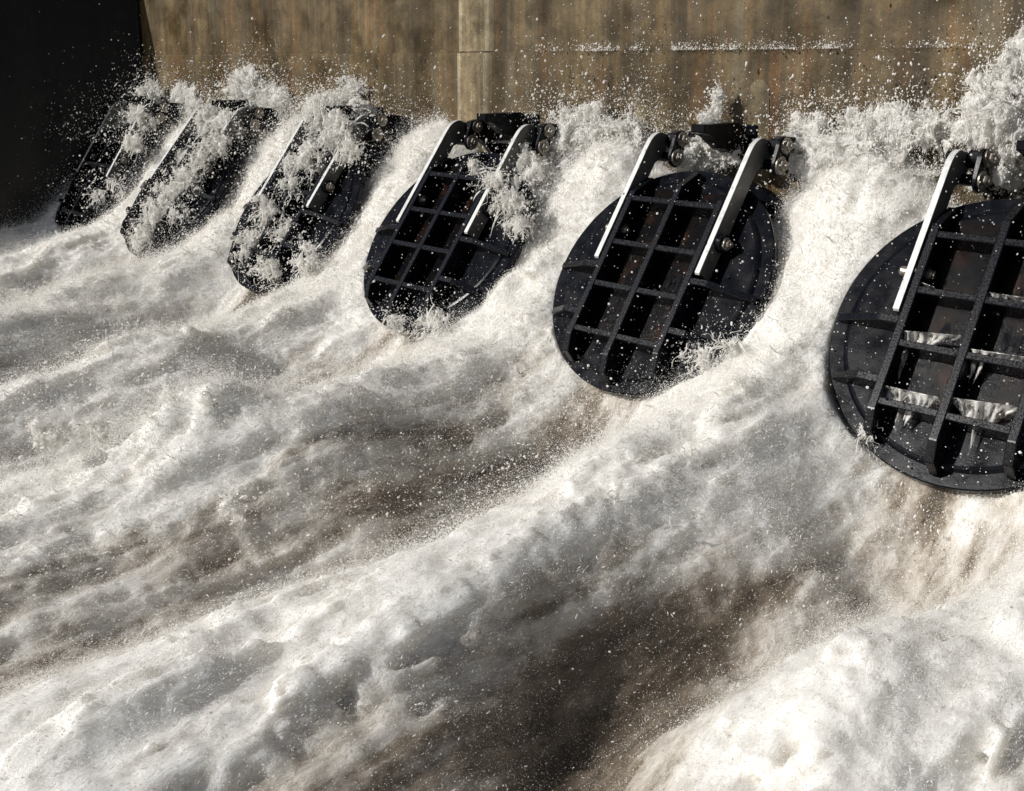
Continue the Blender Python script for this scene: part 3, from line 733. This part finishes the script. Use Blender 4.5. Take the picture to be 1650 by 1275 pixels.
pos = Vd[ix] + NV[ix]*off[:, None]*.8; pos[:, 2] += off*.6; pos += rng.normal(0, .010, (n, 3))
ok = clear_of_plates(pos) & (pos[:, 1] < WY-.01); pos = pos[ok]
rad = (.00055 + rng.exponential(1, len(pos))*.00035)*np.clip(np.linalg.norm(pos-CAM, axis=1)/6.0, .5, 1.5)
cloud_stuff('spray_mist', pos, rad, M_DROP, 'soft mist of the finest drops over the jets', 'mist')
print('spray', len(pos))
# droplets flung about the splashes and against the wall
pp, rr = [], []
for cx, cy, cz, rx, ry, rz, st in SPL_W:
    m = int((1500 if cy > -.05 else 700)*st*(rx*rz)/.09)
    d = rng.normal(0, 1, (m, 3)); d /= np.linalg.norm(d, axis=1)[:, None]; d *= (rng.gamma(6, .2, m))[:, None]
    q = np.array([cx, cy, cz]) + d*np.array([rx, ry, rz]); q[:, 2] += np.abs(rng.normal(0, .06, m)); pp.append(q); rr.append(.0011+rng.exponential(1, m)*.0014)
m = 4600   # airborne in front of the wall
xx = rng.uniform(-11, .6, m); q = np.stack([xx, rng.uniform(-.9, .42, m), -.35+rng.exponential(1, m)*(.22+.30*(xx > -3.9))], 1); pp.append(q); rr.append(.0011+rng.exponential(1, m)*.0012)
for xa, xb, m, hz in ((-9.6, -5.2, 16000, .17), (-5.2, -3.0, 8000, .13), (-2.9, -1.9, 9000, .16), (-1.6, .5, 22000, .24)):
    xx = rng.uniform(xa, xb, m); lum = np.clip(.6+npts(np.stack([xx, 0*xx, 0*xx], 1), (.22, 1, 1), 3)*1.1, .05, 2)
    q = np.stack([xx, rng.uniform(.14, WY-.02, m), -.12+rng.exponential(1, m)*hz*lum], 1); pp.append(q); rr.append(.0007+rng.exponential(1, m)*.0007)
for k, m in ((3, 900), (4, 1200), (5, 1400)):
    o, dv, nn = plate_dirs(k); u = rng.normal(0, .5, m); v = rng.uniform(0, 1.7, m); nq = rng.exponential(.16, m)
    pp.append(o + u[:, None]*np.array([1, 0, 0]) + v[:, None]*dv + nq[:, None]*nn); rr.append(.0008+rng.exponential(1, m)*.0008)
m = 260    # larger gouts at the right
q = np.stack([rng.uniform(-1.2, .3, m), rng.uniform(-.3, .42, m), .0+rng.exponential(1, m)*.35], 1); pp.append(q); rr.append(.002+rng.exponential(1, m)*.003)
m = 6500   # bouncing along the ledge
xx = -4.0+3.6*rng.beta(1.6, 1.2, m); lum = npts(np.stack([xx, 0*xx, 0*xx], 1), (.17, 1, 1), 2)+.6*npts(np.stack([xx, 0*xx, 0*xx], 1), (.05, 1, 1), 4); xx = xx[lum > rng.uniform(-.9, .7, m)]; m = len(xx); q = np.stack([xx, rng.uniform(WY-.05, WY+.02, m), JZ+.004+rng.exponential(1, m)*.022], 1); pp.append(q); rr.append(.0008+rng.exponential(1, m)*.0009)
for px, py, z, sx, mm in ((650, 700, -1.62, .5, 2600), (250, 660, -1.3, .7, 1800), (900, 640, -1.5, .4, 2200), (400, 780, -1.6, 1.0, 2600), (1500, 850, -1.6, .35, 1500), (700, 760, -1.7, .8, 2200)):
    c = on_z(px, py, z); q = c+rng.normal(0, 1, (mm, 3))*np.array([sx, sx*.6, .07]); q[:, 2] += .05; pp.append(q); rr.append(.0012+rng.exponential(1, mm)*.0014)
pos = np.concatenate(pp); dd = np.linalg.norm(pos-CAM, axis=1); rad = np.minimum(np.concatenate(rr)*np.clip(dd/6.5, .4, 1.2), .0011*dd)
ok = pos[:, 1] < WY-.005
for k in (0, 1, 2):
    for u in (-.3, .44): ok &= ~((np.abs(pos[:, 0]+S*k-u) < .28) & (np.abs(pos[:, 1]+.15) < .33) & (np.abs(pos[:, 2]+.05) < .17) & (rng.uniform(0, 1, len(pos)) < .8))

point_stuff('water_droplets', pos[ok], rad[ok], M_DROP, 'white water droplets flung through the air before the wall', 'droplets', True)
# drops lying on the gates
pp, rr = [], []
for k in range(6):
    o, dv, nn = plate_dirs(k); m = (1500, 1700, 1300, 1300, 900, 700)[k]
    a = rng.uniform(0, 2*np.pi, m); r = DR*np.sqrt(rng.uniform(0, 1, m)); u = r*np.cos(a); v = DV+r*np.sin(a)
    low = rng.uniform(0, 1, m) < .25+.75*((v-.2)/1.48)**1.5; u, v = u[low], v[low]
    nq = np.where(rng.uniform(0, 1, len(u)) < .6, .02, rng.uniform(.02, .30, len(u)))
    pp.append(o + u[:, None]*np.array([1, 0, 0]) + v[:, None]*dv + nq[:, None]*nn); rr.append(.0009+rng.exponential(1, len(u))*.0013)
point_stuff('gate_droplets', np.concatenate(pp), np.minimum(np.concatenate(rr), .012), M_DROP, 'white drops spattered over the black gate faces', 'droplets')
print('done', round(time.time()-T0, 1))
